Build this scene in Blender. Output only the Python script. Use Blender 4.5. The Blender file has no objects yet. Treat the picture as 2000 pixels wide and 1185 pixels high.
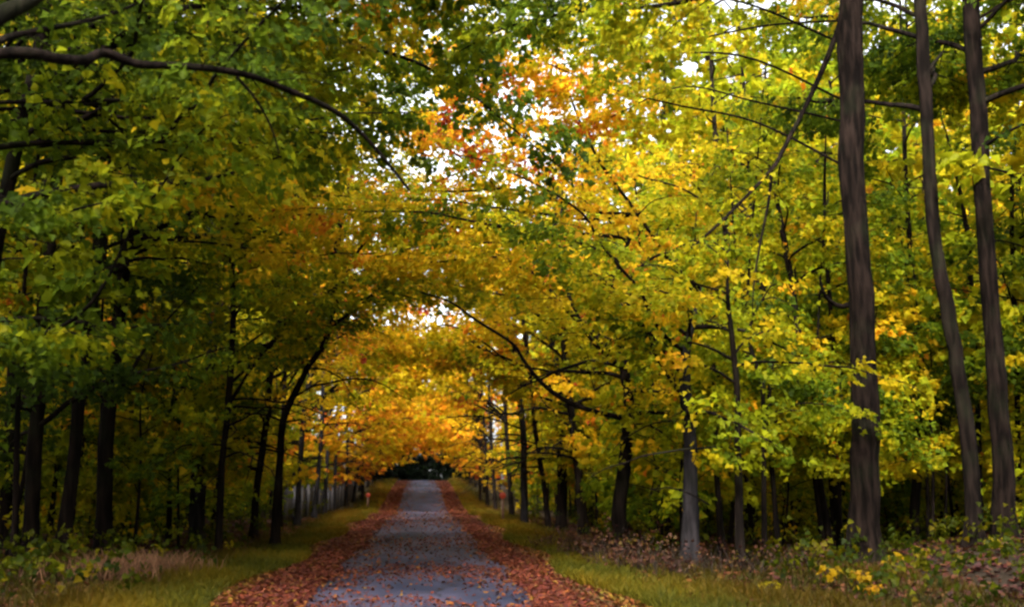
import bpy, math
import numpy as np
from mathutils import Vector, Euler

scene = bpy.context.scene
C = scene.collection

# ------------------------------------------------------------------ camera, sky, sun, exposure
F = 2144.0                       # focal length in pixels of the 2000 px wide photograph
EYE = 1.6
PITCH, YAW = math.radians(9.34), math.radians(4.60)
cam_data = bpy.data.cameras.new("camera")
cam = bpy.data.objects.new("camera", cam_data); C.objects.link(cam)
cam.location = (0, 0, EYE)
cam.rotation_euler = (math.radians(90) + PITCH, 0, -YAW)
cam_data.sensor_width = 36.0
cam_data.lens = 36.0 * F / 2000.0
cam_data.clip_end = 3000
cam_data.dof.use_dof = True
cam_data.dof.focus_distance = 22.0
cam_data.dof.aperture_fstop = 0.9
scene.camera = cam

SUN_EL, SUN_AZ = math.radians(44), math.radians(-160)      # azimuth from +Y towards +X
w = bpy.data.worlds.new("World"); scene.world = w; w.use_nodes = True
nt = w.node_tree; nt.nodes.clear()
sky = nt.nodes.new("ShaderNodeTexSky"); sky.sky_type = 'NISHITA'; sky.sun_disc = False
sky.sun_elevation = SUN_EL; sky.sun_rotation = SUN_AZ
sky.air_density = 1.0; sky.dust_density = 4.0; sky.ozone_density = 1.0
hs = nt.nodes.new("ShaderNodeHueSaturation"); hs.inputs["Saturation"].default_value = 0.22
bg = nt.nodes.new("ShaderNodeBackground"); bg.inputs["Strength"].default_value = 0.15
wo = nt.nodes.new("ShaderNodeOutputWorld")
nt.links.new(sky.outputs[0], hs.inputs["Color"]); nt.links.new(hs.outputs[0], bg.inputs["Color"])
nt.links.new(bg.outputs[0], wo.inputs["Surface"])

sl = bpy.data.lights.new("sun", 'SUN'); sl.energy = 1.9; sl.angle = math.radians(10); sl.color = (1.0, 0.93, 0.82)
so = bpy.data.objects.new("sun", sl); C.objects.link(so)
sd = Vector((math.sin(SUN_AZ) * math.cos(SUN_EL), math.cos(SUN_AZ) * math.cos(SUN_EL), math.sin(SUN_EL)))
so.rotation_euler = (-sd).to_track_quat('-Z', 'Y').to_euler()
so.location = sd * 200

scene.view_settings.view_transform = 'Standard'
scene.view_settings.look = 'None'
scene.view_settings.gamma = 1.0
scene.view_settings.exposure = 2.25
scene.cycles.max_bounces = 7
scene.cycles.diffuse_bounces = 5
scene.cycles.transmission_bounces = 5
scene.cycles.glossy_bounces = 2
scene.cycles.use_denoising = True
scene.cycles.filter_width = 2.5
scene.cycles.sample_clamp_indirect = 6.0
scene.cycles.use_adaptive_sampling = True
scene.cycles.adaptive_threshold = 0.02

# ------------------------------------------------------------------ placing helpers
R = np.array(Euler(cam.rotation_euler).to_matrix())

def P(px, py, Y):
    """World point at distance Y along the road that the photograph shows at this pixel."""
    d = R @ np.array([(px - 1000.0) / F, -(py - 592.5) / F, -1.0])
    return np.array([0, 0, EYE]) + d * (Y / d[1])

def sstep(a, b, x):
    t = np.clip((x - a) / (b - a), 0, 1); return t * t * (3 - 2 * t)

def road_z(y):
    y = np.asarray(y, float)
    return (1.95 * sstep(62, 122, y) * 1.0 + 0.06 * np.sin(y * 0.16) * sstep(15, 30, y)
            - 1.6 * sstep(122, 175, y))

def gz(x, y):
    x = np.asarray(x, float); y = np.asarray(y, float)
    z = road_z(y)
    z = z + 0.16 * np.maximum(0, x - 8.4) * sstep(30, 18, y) * sstep(40, 12, x) * sstep(4, 10, x)
    z = z + 0.22 * sstep(9, 13, x) * sstep(28, 18, y)
    z = z + 0.10 * sstep(3.2, 6, np.abs(x)) * (np.sin(x * 0.9 + y * 0.35) * 0.5 + 0.5) * sstep(200, 60, np.abs(x))
    z = z - 0.05 * sstep(1.9, 1.7, np.abs(x)) * 0
    z = z + 5.0 * sstep(60, 300, np.abs(x))
    return z

def on_ground(px, py):
    """World point on the ground seen at this pixel."""
    d = R @ np.array([(px - 1000.0) / F, -(py - 592.5) / F, -1.0])
    t = 6.0
    for _ in range(4000):
        p = np.array([0, 0, EYE]) + d * t
        if p[2] <= gz(p[0], p[1]): break
        t += 0.05
    return p

# ------------------------------------------------------------------ materials
def new_mat(name):
    m = bpy.data.materials.new(name); m.use_nodes = True
    m.node_tree.nodes.clear()
    return m, m.node_tree.nodes, m.node_tree.links

def leaf_mat(name, trans=0.6, rough=0.55, spec=0.10):
    m, N, L = new_mat(name)
    a = N.new("ShaderNodeAttribute"); a.attribute_name = "leaf_colour"
    pb = N.new("ShaderNodeBsdfPrincipled"); pb.inputs["Roughness"].default_value = rough
    pb.inputs["Specular IOR Level"].default_value = spec
    tr = N.new("ShaderNodeBsdfTranslucent")
    g = N.new("ShaderNodeGamma"); g.inputs[1].default_value = 0.80
    mx = N.new("ShaderNodeMixShader"); mx.inputs[0].default_value = trans
    o = N.new("ShaderNodeOutputMaterial")
    info = N.new("ShaderNodeObjectInfo")
    mul = N.new("ShaderNodeMix"); mul.data_type = 'RGBA'; mul.blend_type = 'MULTIPLY'; mul.inputs[0].default_value = 1.0
    L.new(a.outputs["Color"], mul.inputs[6]); L.new(info.outputs["Color"], mul.inputs[7])
    L.new(mul.outputs[2], pb.inputs["Base Color"]); L.new(mul.outputs[2], g.inputs[0])
    L.new(g.outputs[0], tr.inputs[0])
    L.new(pb.outputs[0], mx.inputs[1]); L.new(tr.outputs[0], mx.inputs[2]); L.new(mx.outputs[0], o.inputs[0])
    return m

def bark_mat(name, c1, c2, scale=9.0, bump=0.6, moss=0.0):
    m, N, L = new_mat(name)
    tc = N.new("ShaderNodeTexCoord"); mp = N.new("ShaderNodeMapping"); mp.inputs["Scale"].default_value = (1, 1, 0.16)
    nz = N.new("ShaderNodeTexNoise"); nz.inputs["Scale"].default_value = scale; nz.inputs["Detail"].default_value = 8
    nz2 = N.new("ShaderNodeTexNoise"); nz2.inputs["Scale"].default_value = 1.3; nz2.inputs["Detail"].default_value = 4
    cr = N.new("ShaderNodeValToRGB")
    cr.color_ramp.elements[0].position = 0.40; cr.color_ramp.elements[1].position = 0.66
    cr.color_ramp.elements[0].color = (*c1, 1); cr.color_ramp.elements[1].color = (*c2, 1)
    mm = N.new("ShaderNodeMix"); mm.data_type = 'RGBA'; mm.blend_type = 'MIX'
    ms = N.new("ShaderNodeMapRange"); ms.inputs[1].default_value = 0.5; ms.inputs[2].default_value = 0.75
    ms.inputs[4].default_value = moss
    mm.inputs[7].default_value = (0.022, 0.028, 0.013, 1)
    b = N.new("ShaderNodeBump"); b.inputs["Strength"].default_value = bump; b.inputs["Distance"].default_value = 0.07
    pb = N.new("ShaderNodeBsdfPrincipled"); pb.inputs["Roughness"].default_value = 0.95; pb.inputs["Specular IOR Level"].default_value = 0.05
    o = N.new("ShaderNodeOutputMaterial")
    L.new(tc.outputs["Object"], mp.inputs[0]); L.new(mp.outputs[0], nz.inputs["Vector"]); L.new(tc.outputs["Object"], nz2.inputs["Vector"])
    L.new(nz.outputs[0], cr.inputs[0]); L.new(nz2.outputs[0], ms.inputs[0]); L.new(ms.outputs[0], mm.inputs[0])
    L.new(cr.outputs[0], mm.inputs[6]); L.new(mm.outputs[2], pb.inputs["Base Color"])
    L.new(nz.outputs[0], b.inputs["Height"]); L.new(b.outputs[0], pb.inputs["Normal"]); L.new(pb.outputs[0], o.inputs[0])
    return m

def plain_mat(name, c, rough=0.7, noise=0.25, scale=20.0):
    m, N, L = new_mat(name)
    tc = N.new("ShaderNodeTexCoord")
    nz = N.new("ShaderNodeTexNoise"); nz.inputs["Scale"].default_value = scale; nz.inputs["Detail"].default_value = 6
    mx = N.new("ShaderNodeMix"); mx.data_type = 'RGBA'
    mx.inputs[6].default_value = (*[v * (1 - noise) for v in c], 1); mx.inputs[7].default_value = (*[v * (1 + noise) for v in c], 1)
    pb = N.new("ShaderNodeBsdfPrincipled"); pb.inputs["Roughness"].default_value = rough
    o = N.new("ShaderNodeOutputMaterial")
    L.new(tc.outputs["Object"], nz.inputs["Vector"]); L.new(nz.outputs[0], mx.inputs[0])
    L.new(mx.outputs[2], pb.inputs["Base Color"]); L.new(pb.outputs[0], o.inputs[0])
    return m

M_LEAF = leaf_mat("maple_leaf")
M_LITTER = leaf_mat("fallen_leaf", trans=0.12, rough=0.65, spec=0.2)
M_GRASS = leaf_mat("grass_blade", trans=0.3, rough=0.6)
M_BARK = bark_mat("dark_bark", (0.0038, 0.0027, 0.0022), (0.0150, 0.0100, 0.0080), moss=0.35)
M_BARK_BIG = bark_mat("brown_bark", (0.0030, 0.0020, 0.0016), (0.0150, 0.0095, 0.0075), scale=11, bump=1.0, moss=0.25)
M_BARK_PALE = bark_mat("grey_bark", (0.010, 0.009, 0.010), (0.026, 0.0225, 0.025), moss=0.3)
M_TWIG = bark_mat("twig_bark", (0.016, 0.012, 0.010), (0.045, 0.034, 0.028), bump=0.2)

# ------------------------------------------------------------------ mesh helpers
def make_mesh(name, verts, quads=None, tris=None, col=None, smooth=False):
    """Mesh from numpy arrays; col is one RGB per face, quads first."""
    me = bpy.data.meshes.new(name)
    nq = 0 if quads is None else len(quads); ntr = 0 if tris is None else len(tris)
    verts = np.asarray(verts, np.float32)
    me.vertices.add(len(verts)); me.vertices.foreach_set("co", verts.ravel())
    idx = []
    if nq: idx.append(np.asarray(quads, np.int32).ravel())
    if ntr: idx.append(np.asarray(tris, np.int32).ravel())
    idx = np.concatenate(idx)
    me.loops.add(len(idx)); me.loops.foreach_set("vertex_index", idx)
    me.polygons.add(nq + ntr)
    st = np.concatenate([np.arange(nq) * 4, nq * 4 + np.arange(ntr) * 3]).astype(np.int32)
    me.polygons.foreach_set("loop_start", st)
    if smooth: me.polygons.foreach_set("use_smooth", np.ones(nq + ntr, bool))
    if col is not None:
        at = me.attributes.new("leaf_colour", 'FLOAT_COLOR', 'FACE')
        c4 = np.ones((nq + ntr, 4), np.float32); c4[:, :3] = col
        at.data.foreach_set("color", c4.ravel())
    me.update(calc_edges=True)
    return me

def link(name, me, mat, parent=None, loc=None):
    o = bpy.data.objects.new(name, me)
    if mat is not None and not me.materials: me.materials.append(mat)
    C.objects.link(o)
    if parent is not None: o.parent = parent
    if loc is not None: o.location = loc
    return o

def tag(o, label=None, cat=None, group=None, kind=None):
    if label: o["label"] = label
    if cat: o["category"] = cat
    if group: o["group"] = group
    if kind: o["kind"] = kind
    return o

def empty(name, loc):
    o = bpy.data.objects.new(name, None); o.empty_display_size = 0.3
    C.objects.link(o); o.location = loc
    return o

class Tubes:
    def __init__(s): s.v, s.q, s.n = [], [], 0
    def add(s, pts, rad, k=6, wob=0.0, rng=None, flare=None):
        pts = np.asarray(pts, float); rad = np.asarray(rad, float); n = len(pts)
        t = np.gradient(pts, axis=0); t /= np.linalg.norm(t, axis=1)[:, None] + 1e-9
        ref = np.array([0.31, 0.95, 0.05]) if abs(t[0][1]) < 0.8 else np.array([0.95, 0.05, 0.31])
        a = np.cross(t, ref); a /= np.linalg.norm(a, axis=1)[:, None] + 1e-9
        b = np.cross(t, a)
        ang = np.arange(k) * 2 * math.pi / k
        r = np.repeat(rad[:, None], k, 1)
        if wob and rng is not None:
            ph = rng.uniform(0, 6.28, 4)
            zz = np.cumsum(np.r_[0, np.linalg.norm(np.diff(pts, axis=0), axis=1)])[:, None]
            r = r * (1 + wob * (np.sin(2 * ang[None] + ph[0] + zz * 0.7) * 0.5 + np.sin(3 * ang[None] + ph[1] - zz * 1.3) * 0.35
                                + np.sin(5 * ang[None] + ph[2] + zz * 2.1) * 0.25 + np.sin(zz * 2.4 + ph[3]) * 0.3))
        if flare is not None:      # buttress roots at the foot of a trunk
            zz = (pts[:, 2] - pts[0, 2])[:, None]
            ph = flare
            r = r * (1 + 0.95 * np.exp(-zz / 0.30) * (0.35 + 0.65 * np.maximum(0, np.sin(2.5 * (ang[None] + ph)))**1.5) + 0.12 * np.exp(-zz / 0.9))
        ring = pts[:, None, :] + r[..., None] * (np.cos(ang)[None, :, None] * a[:, None, :] + np.sin(ang)[None, :, None] * b[:, None, :])
        s.v.append(ring.reshape(-1, 3))
        i = np.arange(n - 1)[:, None] * k; j = np.arange(k)[None]; j2 = (j + 1) % k
        q = np.stack([i + j, i + j2, i + k + j2, i + k + j], -1).reshape(-1, 4) + s.n
        s.q.append(q); s.n += n * k
    def mesh(s, name): return make_mesh(name, np.concatenate(s.v), np.concatenate(s.q), smooth=True)

def spline(pts, n):
    """Smooth curve through points (Catmull-Rom), n samples."""
    p = np.asarray(pts, float)
    if len(p) == 2: p = np.array([p[0], (p[0] + p[1]) / 2, p[1]])
    q = np.vstack([2 * p[0] - p[1], p, 2 * p[-1] - p[-2]])
    u = np.linspace(0, len(p) - 1 - 1e-6, n); i = u.astype(int); f = (u - i)[:, None]
    a, b, c, d = q[i], q[i + 1], q[i + 2], q[i + 3]
    return 0.5 * (2 * b + (c - a) * f + (2 * a - 5 * b + 4 * c - d) * f**2 + (3 * b - a - 3 * c + d) * f**3)

# ------------------------------------------------------------------ leaves
RAMP_X = np.array([0.0, 0.20, 0.36, 0.50, 0.64, 0.78, 0.90, 1.0])
RAMP_C = np.array([(0.026, 0.050, 0.004), (0.085, 0.135, 0.004), (0.26, 0.275, 0.004), (0.46, 0.345, 0.005),
                   (0.66, 0.40, 0.008), (0.70, 0.26, 0.010), (0.52, 0.095, 0.012), (0.26, 0.030, 0.012)])
def ramp(h):
    h = np.clip(h, 0, 1)
    return np.stack([np.interp(h, RAMP_X, RAMP_C[:, i]) for i in range(3)], -1)

LEAF = np.array([(0, 0, 0), (0.26, 0.52, 0.16), (0.64, 0.27, 0.05), (1.0, 0, -0.20), (0.64, -0.27, 0.05), (0.26, -0.52, 0.16)])

def leaf_arrays(pos, nrm, az, size):
    """verts and quads of folded leaves: a position, a rough normal, a heading and a size each."""
    n = len(pos)
    nrm = nrm / (np.linalg.norm(nrm, axis=1)[:, None] + 1e-9)
    u = np.stack([np.cos(az), np.sin(az), np.zeros(n)], -1)
    u = u - nrm * np.sum(u * nrm, 1)[:, None]; u /= np.linalg.norm(u, axis=1)[:, None] + 1e-9
    v = np.cross(nrm, u)
    L = LEAF[None] * size[:, None, None]
    vt = pos[:, None] + L[..., 0:1] * u[:, None] + L[..., 1:2] * v[:, None] + L[..., 2:3] * nrm[:, None]
    b = np.arange(n)[:, None] * 6
    q = np.concatenate([b + np.array([[0, 3, 2, 1]]), b + np.array([[0, 5, 4, 3]])], 1).reshape(-1, 4)
    return vt.reshape(-1, 3), q

def clearance(x, y):
    """Height under which no leaf hangs over the road."""
    h = np.interp(y, [0, 22, 38, 52, 72, 100, 125], [6.6, 6.6, 6.4, 5.9, 4.1, 2.6, 1.9]) + .5 * np.sin(x * 1.3 + y * .7) * np.sin(y * 1.1 - x * .6)
    return road_z(y) + h * np.sqrt(np.clip(1 - (x / np.interp(y, [0, 40, 80], [5.5, 5.0, 4.6]))**2, 0, 1))

# leaf colours that change from place to place in the wood: centre, radius, shift of hue
SPOTS = []
def spot(px, py, Y, r, dh): SPOTS.append((P(px, py, Y), r, dh))
for s in [(930, 225, 24, 1.3, .36), (1010, 250, 24, 1.2, .34), (880, 165, 23, 1.0, .32), (1150, 215, 24, 1.0, .34), (820, 250, 22, 1.0, .36),
          (745, 60, 18, .9, .34), (690, 15, 17, .8, .3), (850, 390, 26, 1.2, .34), (600, 430, 24, 1.3, .38), (640, 350, 22, 1.0, .28), (560, 440, 24, 1.1, .32),
          (690, 560, 34, 2.2, .34), (640, 620, 36, 2.0, .32), (1030, 520, 32, 1.7, .22), (1240, 640, 30, 1.8, .24), (1180, 690, 30, 1.5, .22),
          (1480, 240, 34, 2.5, .20), (1530, 200, 34, 2.0, .22), (1600, 330, 34, 2.2, .2), (1765, 170, 32, 1.5, .36), (1010, 340, 27, 1.0, .22),
          (1110, 500, 30, 1.3, .2), (400, 240, 18, 0.7, .30), (240, 480, 24, .9, .32), (1050, 140, 20, .7, .32), (1490, 480, 30, 2.0, .12),
          (760, 830, 62, 6, .07), (1290, 955, 24, .6, .40), (500, 120, 15, .6, .26),
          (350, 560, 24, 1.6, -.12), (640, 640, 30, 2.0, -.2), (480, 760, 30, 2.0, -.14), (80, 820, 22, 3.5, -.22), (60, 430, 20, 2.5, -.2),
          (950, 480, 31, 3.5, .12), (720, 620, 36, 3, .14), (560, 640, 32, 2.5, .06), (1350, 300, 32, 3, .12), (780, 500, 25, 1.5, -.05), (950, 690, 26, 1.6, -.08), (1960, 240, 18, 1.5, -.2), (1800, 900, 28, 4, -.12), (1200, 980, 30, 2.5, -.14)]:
    spot(*s)
SP_C = np.array([s[0] for s in SPOTS]); SP_R = np.array([s[1] for s in SPOTS]); SP_H = np.array([s[2] for s in SPOTS])
def hue_shift(p):
    d2 = ((p[:, None, :] - SP_C[None])**2).sum(-1) / SP_R[None]**2
    s = np.clip((np.exp(-d2 * 0.9) * SP_H[None] * np.where(SP_H > 0, .74, 1)[None]).sum(1), -.2, .29) - .075 + .03 * np.tanh((p[:, 1] - 40) / 12) - .02 * (p[:, 1] > 60) + .05 * sstep(-2, -4, p[:, 0]) - .11 * sstep(-4.5, -7.5, p[:, 0]) * sstep(36, 26, p[:, 1]) - .10 * sstep(-2.5, -5, p[:, 0]) * sstep(21, 16, p[:, 1]) + .06 * sstep(20, 34, p[:, 1]) * sstep(7, 3, np.abs(p[:, 0])) + .035 * sstep(2, 4, p[:, 0]) - .07 * sstep(6, 11, p[:, 0])  # left-edge terms darken the leaf colour there, standing in for deep shade
    x, y, z = p.T
    n = np.sin(x * .55 + y * .31 + 1.3) * np.sin(y * .43 - z * .5) + np.sin(x * 1.1 - z * .9 + y * .7) * .6
    return s + 0.045 * n

class Foliage:
    """Leaf positions gathered spray by spray, then built as one crown mesh."""
    def __init__(s): s.p, s.n, s.a, s.s, s.h = [], [], [], [], []
    def spray(s, pts, rng, dens, width, size, hue, flat=0.09, hj=0.05):
        """Leaves along a twig polyline in a flat drooping plate."""
        pts = np.asarray(pts); seg = np.linalg.norm(np.diff(pts, axis=0), axis=1); L = seg.sum()
        n = rng.poisson(dens * L * width)
        if n == 0: return
        nc = max(1, n // 6); ci = rng.integers(0, nc, n)          # shoots that carry about six leaves each
        t = rng.uniform(0.08, 1.0, nc)[ci] + rng.normal(0, .045 / max(L, .3), n); u = np.clip(t, 0, 1) * (len(pts) - 1); i = np.minimum(u.astype(int), len(pts) - 2)
        c = pts[i] + (pts[i + 1] - pts[i]) * (u - i)[:, None]
        d = pts[-1] - pts[0]; side = np.array([-d[1], d[0], 0]); side /= np.linalg.norm(side) + 1e-6
        lat = (rng.uniform(-1, 1, nc)[ci] + rng.normal(0, .11 / max(width, .2), n)) * width * (1.08 - 0.72 * np.clip(t, 0, 1)**1.5)
        c = c + side[None] * lat[:, None] + (d / (np.linalg.norm(d) + 1e-6))[None] * (np.abs(lat) * 0.35 + rng.normal(0, .05, n))[:, None]
        c[:, 2] += rng.normal(0, flat, nc)[ci] + rng.normal(0, .05, n) - 0.28 * np.abs(lat) - 0.02
        nr = np.stack([rng.normal(0, .95, n), rng.normal(0, .95, n), np.ones(n)], -1)
        az = np.arctan2(d[1], d[0]) + np.sign(lat) * rng.uniform(0.2, 1.2, n) + rng.normal(0, .4, n)
        nr[:, :2] += np.stack([np.cos(az), np.sin(az)], -1) * 0.75
        s.p.append(c); s.n.append(nr); s.a.append(az); s.s.append(size * rng.uniform(.5, 1.35, n))
        s.h.append(np.full(n, hue) + rng.normal(0, hj * .9, nc)[ci] + rng.normal(0, hj * .5, n))
    def mesh(s, name, rng, cull=True, origin=None, shift=True):
        p = np.concatenate(s.p); n = np.concatenate(s.n); a = np.concatenate(s.a); z = np.concatenate(s.s); h = np.concatenate(s.h)
        o = np.zeros(3) if origin is None else np.asarray(origin)
        wp = p + o
        keep = np.ones(len(p), bool)
        if cull:
            keep = (wp[:, 2] > clearance(wp[:, 0], wp[:, 1]) - .25 + rng.normal(0, .25, len(p))) & (wp[:, 2] > gz(wp[:, 0], wp[:, 1]) + .15)
            keep &= ~((wp[:, 1] < 9.5) & (np.abs(wp[:, 0]) < 6))
        p, n, a, z, h, wp = p[keep], n[keep], a[keep], z[keep], h[keep], wp[keep]
        if shift:
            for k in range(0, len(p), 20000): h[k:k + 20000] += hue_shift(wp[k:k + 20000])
        rnd = rng.random(len(p)); h = np.where(rnd < .012, h + .3, h)
        col = ramp(h) * rng.uniform(.78, 1.22, len(p))[:, None]
        v, q = leaf_arrays(p, n, a, z)
        return make_mesh(name, v, q, col=np.repeat(col, 2, 0))

# ------------------------------------------------------------------ tree builder
def lift(lp, base):
    """Keeps a bough above the clear height over the road."""
    c = clearance(lp[:, 0] + base[0], lp[:, 1] + base[1]) + .45 - base[2]
    k = np.maximum(0, c - lp[:, 2]); lp = lp.copy(); lp[:, 2] += np.convolve(np.pad(k, 3, mode="edge"), np.ones(7) / 7, "valid"); return lp

def grow_limb(rng, start, az, e0, e1, L, n=11, wig=0.16):
    pts = [np.array(start, float)]; st = L / (n - 1); a = az; k = rng.uniform(0.7, 1.5)
    for i in range(1, n):
        t = (i / (n - 1))**k
        e = e0 + (e1 - e0) * t + rng.normal(0, .09); a += rng.normal(0, wig)
        pts.append(pts[-1] + st * np.array([math.cos(a) * math.cos(e), math.sin(a) * math.cos(e), math.sin(e)]))
    return spline(pts, n * 2)

def dress_limb(rng, tubes, fol, pts, r0, dens, size, hue, sec=0.45, sec_len=1.9, start=0.22, width=0.42, hj=0.07, droop=-0.12, sides=6, tip=0.006):
    """Limb tube, side shoots in a flat fan and leaf sprays along them."""
    n = len(pts); L = np.linalg.norm(np.diff(pts, axis=0), axis=1).sum()
    rad = tip + (r0 - tip) * (1 - np.linspace(0, 1, n))**0.85
    tubes.add(pts, rad, sides, wob=.12, rng=rng)
    m = max(3, int(L * (1 - start) / sec)); lh = hue + rng.normal(0, hj)
    for i in range(m):
        t = start + (1 - start) * (i + rng.uniform(0, .9)) / m
        u = min(t, .999) * (n - 1); j = int(u); p = pts[j] + (pts[min(j + 1, n - 1)] - pts[j]) * (u - j)
        d = pts[min(j + 2, n - 1)] - pts[max(j - 2, 0)]; az = math.atan2(d[1], d[0])
        sgn = 1 if (i % 2) else -1
        l = sec_len * (1.12 - .72 * t) * rng.uniform(.6, 1.25)
        el = rng.normal(0.12, .16)
        sp = grow_limb(rng, p, az + sgn * rng.uniform(.55, 1.15), el, el + droop - rng.uniform(.1, .5), l, n=4, wig=.14)
        rr = max(.004, min(.022, r0 * .28 * (1.1 - t)))
        tubes.add(sp[::2], np.linspace(rr, .003, len(sp[::2])), 4)
        sh = lh + rng.normal(0, hj * .75) + (rng.uniform(.1, .3) if rng.random() < .07 else 0)
        fol.spray(sp, rng, dens, width * rng.uniform(.75, 1.2), size, sh)
        if l > 1.0 and rng.random() < .8:
            q = sp[3]; sp2 = grow_limb(rng, q, az + sgn * rng.uniform(-.3, .5), el - .1, el + droop - .4, l * .6, n=4, wig=.2)
            tubes.add(sp2[::2], np.linspace(rr * .7, .003, len(sp2[::2])), 4)
            fol.spray(sp2, rng, dens, width * .85, size, sh + rng.normal(0, hj * .3))
    fol.spray(pts[int(n * .8):], rng, dens, width * .8, size, lh)

def build_tree(seed, trunk, w0, w1, H, label, hue, hmin=3.2, nl=14, dens=150, size=.116, Lr=(3.0, 5.5), arch=6, skirt=8, roof=0, toward=None, bias=.6,
               bark=None, limbs=(), group=None, category="tree", name="maple_tree", cull=True, sides=12, sec=.36, sec_len=2.0, width=.5, e0r=(.25, .85), e1r=(-.45, .1), hj=.08):
    """A tree whose trunk passes through the given world points; toward is the azimuth its crown leans to."""
    rng = np.random.default_rng(seed)
    base = np.array(trunk[0], float); base[2] = gz(base[0], base[1]) - .05
    pts = [base] + [np.array(p, float) for p in trunk[1:]]
    top = pts[-1]
    if H > top[2] + .5:                         # carry the trunk on above the part the photograph shows
        lean = (top - pts[0]) / max(1e-6, top[2] - pts[0][2])
        for f in (.5, 1.0):
            z = top[2] + (H - top[2]) * f
            q = top + np.array([lean[0] * .6, lean[1] * .6, 1.0]) * (z - top[2]); q[:2] += rng.normal(0, .22, 2); pts.append(q)
    tp = spline(pts, max(18, 6 * len(pts)))
    wig = np.cumsum(rng.normal(0, .5, (len(tp), 2)), 0); wig -= np.linspace(0, 1, len(tp))[:, None] * wig[-1]
    tp[:, :2] += wig * w0 * .06
    hh = np.clip((tp[:, 2] - base[2]) / (H - base[2]), 0, 1)
    rad = .5 * (w0 + (w1 - w0) * hh**.9); rad = rad * np.where(hh > .75, 1 - (hh - .75) * 3.6, 1)
    root = empty(name, base); tag(root, label, category, group)
    T = Tubes()
    # denser rings near the foot so that the roots flare
    foot = np.array([tp[0] + (tp[1] - tp[0]) * f for f in (0, .06, .14, .25, .4, .65)])
    tp2 = np.vstack([foot, tp[1:]]); rad2 = np.r_[np.interp([0, .06, .14, .25, .4, .65], [0, 1], rad[:2]), rad[1:]]
    T.add(tp2 - base, rad2, sides, wob=.10, rng=rng, flare=rng.uniform(0, 6))
    bark = bark or M_BARK; bark_limb = M_BARK if bark is M_BARK_PALE else bark
    link("trunk", T.mesh("trunk"), bark, root)
    fol = Foliage()
    def on_trunk(z):
        return np.array([np.interp(z, tp[:, 2], tp[:, i]) for i in range(3)])
    for lb in limbs:                            # limbs the photograph shows: world polylines
        lp = spline(lb["pts"], 5 * len(lb["pts"])) - base
        t = Tubes()
        dress_limb(rng, t, fol, lp, lb.get("r", .06), lb.get("dens", dens), size, lb.get("hue", hue), sec=lb.get("sec", sec), sec_len=lb.get("sl", sec_len),
                   start=lb.get("start", .3), width=width, hj=hj, sides=8, tip=lb.get("tip", .008))
        link("limb", t.mesh("limb"), bark_limb, root)
    H = min(H, base[2] + (12.5 if H < 17 else 13.5)); nl = int(nl * 1.15)
    for i in range(arch if toward is not None else 0):          # long boughs that arch over the road
        f = (i + rng.random()) / arch; z = base[2] + hmin + (H - base[2] - hmin) * (.05 + .95 * f)
        az = toward + rng.normal(0, .42); L = rng.uniform(5.5, 8.5)
        lp = grow_limb(rng, on_trunk(min(z, tp[-1, 2] - .1)), az, rng.uniform(.25, .7), rng.uniform(-.6, -.1), L, n=13, wig=.24) - base; lp = lift(lp, base)
        t = Tubes()
        dress_limb(rng, t, fol, lp, min(.4 * np.interp(z, tp[:, 2], rad), .045), dens * (1 - .3 * f), size, hue, sec=sec, sec_len=sec_len * 1.2, width=width * 1.1, hj=hj, start=.12)
        link("limb", t.mesh("limb"), bark_limb, root)
    for i in range(roof):                       # thin high boughs that close the sky over the road
        z = base[2] + 6.3 + 3.2 * (i + rng.random()) / roof
        lp = grow_limb(rng, on_trunk(min(z, tp[-1, 2] - .1)), toward + rng.normal(0, .5), rng.uniform(.05, .42), rng.uniform(-.2, .06), rng.uniform(6.5, 10), n=13, wig=.2) - base
        t = Tubes()
        dress_limb(rng, t, fol, lift(lp, base), .045, dens * .62, size, hue, sec=sec * 1.1, sec_len=sec_len * 1.3, width=width * 1.15, hj=hj, start=.5)
        link("limb", t.mesh("limb"), bark_limb, root)
    for i in range(skirt):                      # low boughs that hang down before the trunk
        z = base[2] + hmin * .75 + 2.4 * (i + rng.random()) / skirt
        lp = grow_limb(rng, on_trunk(z), -1.57 + rng.normal(0, 1.3), rng.uniform(.1, .5), rng.uniform(-.75, -.35), rng.uniform(2.2, 4.0), n=9) - base
        t = Tubes(); dress_limb(rng, t, fol, lp, max(.014, .16 * w0), dens * .9, size, hue, sec=sec, sec_len=sec_len * .8, width=width, hj=hj, start=.15)
        link("limb", t.mesh("limb"), bark_limb, root)
    for i in range(nl):
        f = (i + rng.uniform(0, 1)) / nl
        z = base[2] + hmin + (H - hmin - base[2]) * f**.9
        st = on_trunk(min(z, tp[-1, 2] - .1))
        if toward is not None and rng.random() < bias: az = toward + rng.normal(0, .55); lo = 1.0
        else: az = rng.uniform(0, 2 * math.pi); lo = .72
        L = rng.uniform(*Lr) * lo * (1 - .45 * f)
        e0 = rng.uniform(*e0r) + .25 * f; e1 = rng.uniform(*e1r)
        lp = lift(grow_limb(rng, st, az, e0, e1, L) - base, base)
        r0 = max(.018, min(.55 * np.interp(z, tp[:, 2], rad), .012 * L + .01))
        t = Tubes()
        dress_limb(rng, t, fol, lp, r0, dens * (1 - .55 * f), size, hue, sec=sec, sec_len=sec_len, width=width, hj=hj)
        link("limb", t.mesh("limb"), bark_limb, root)
    link("crown", fol.mesh("crown", rng, cull=cull, origin=base), M_LEAF, root)
    return root

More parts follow.
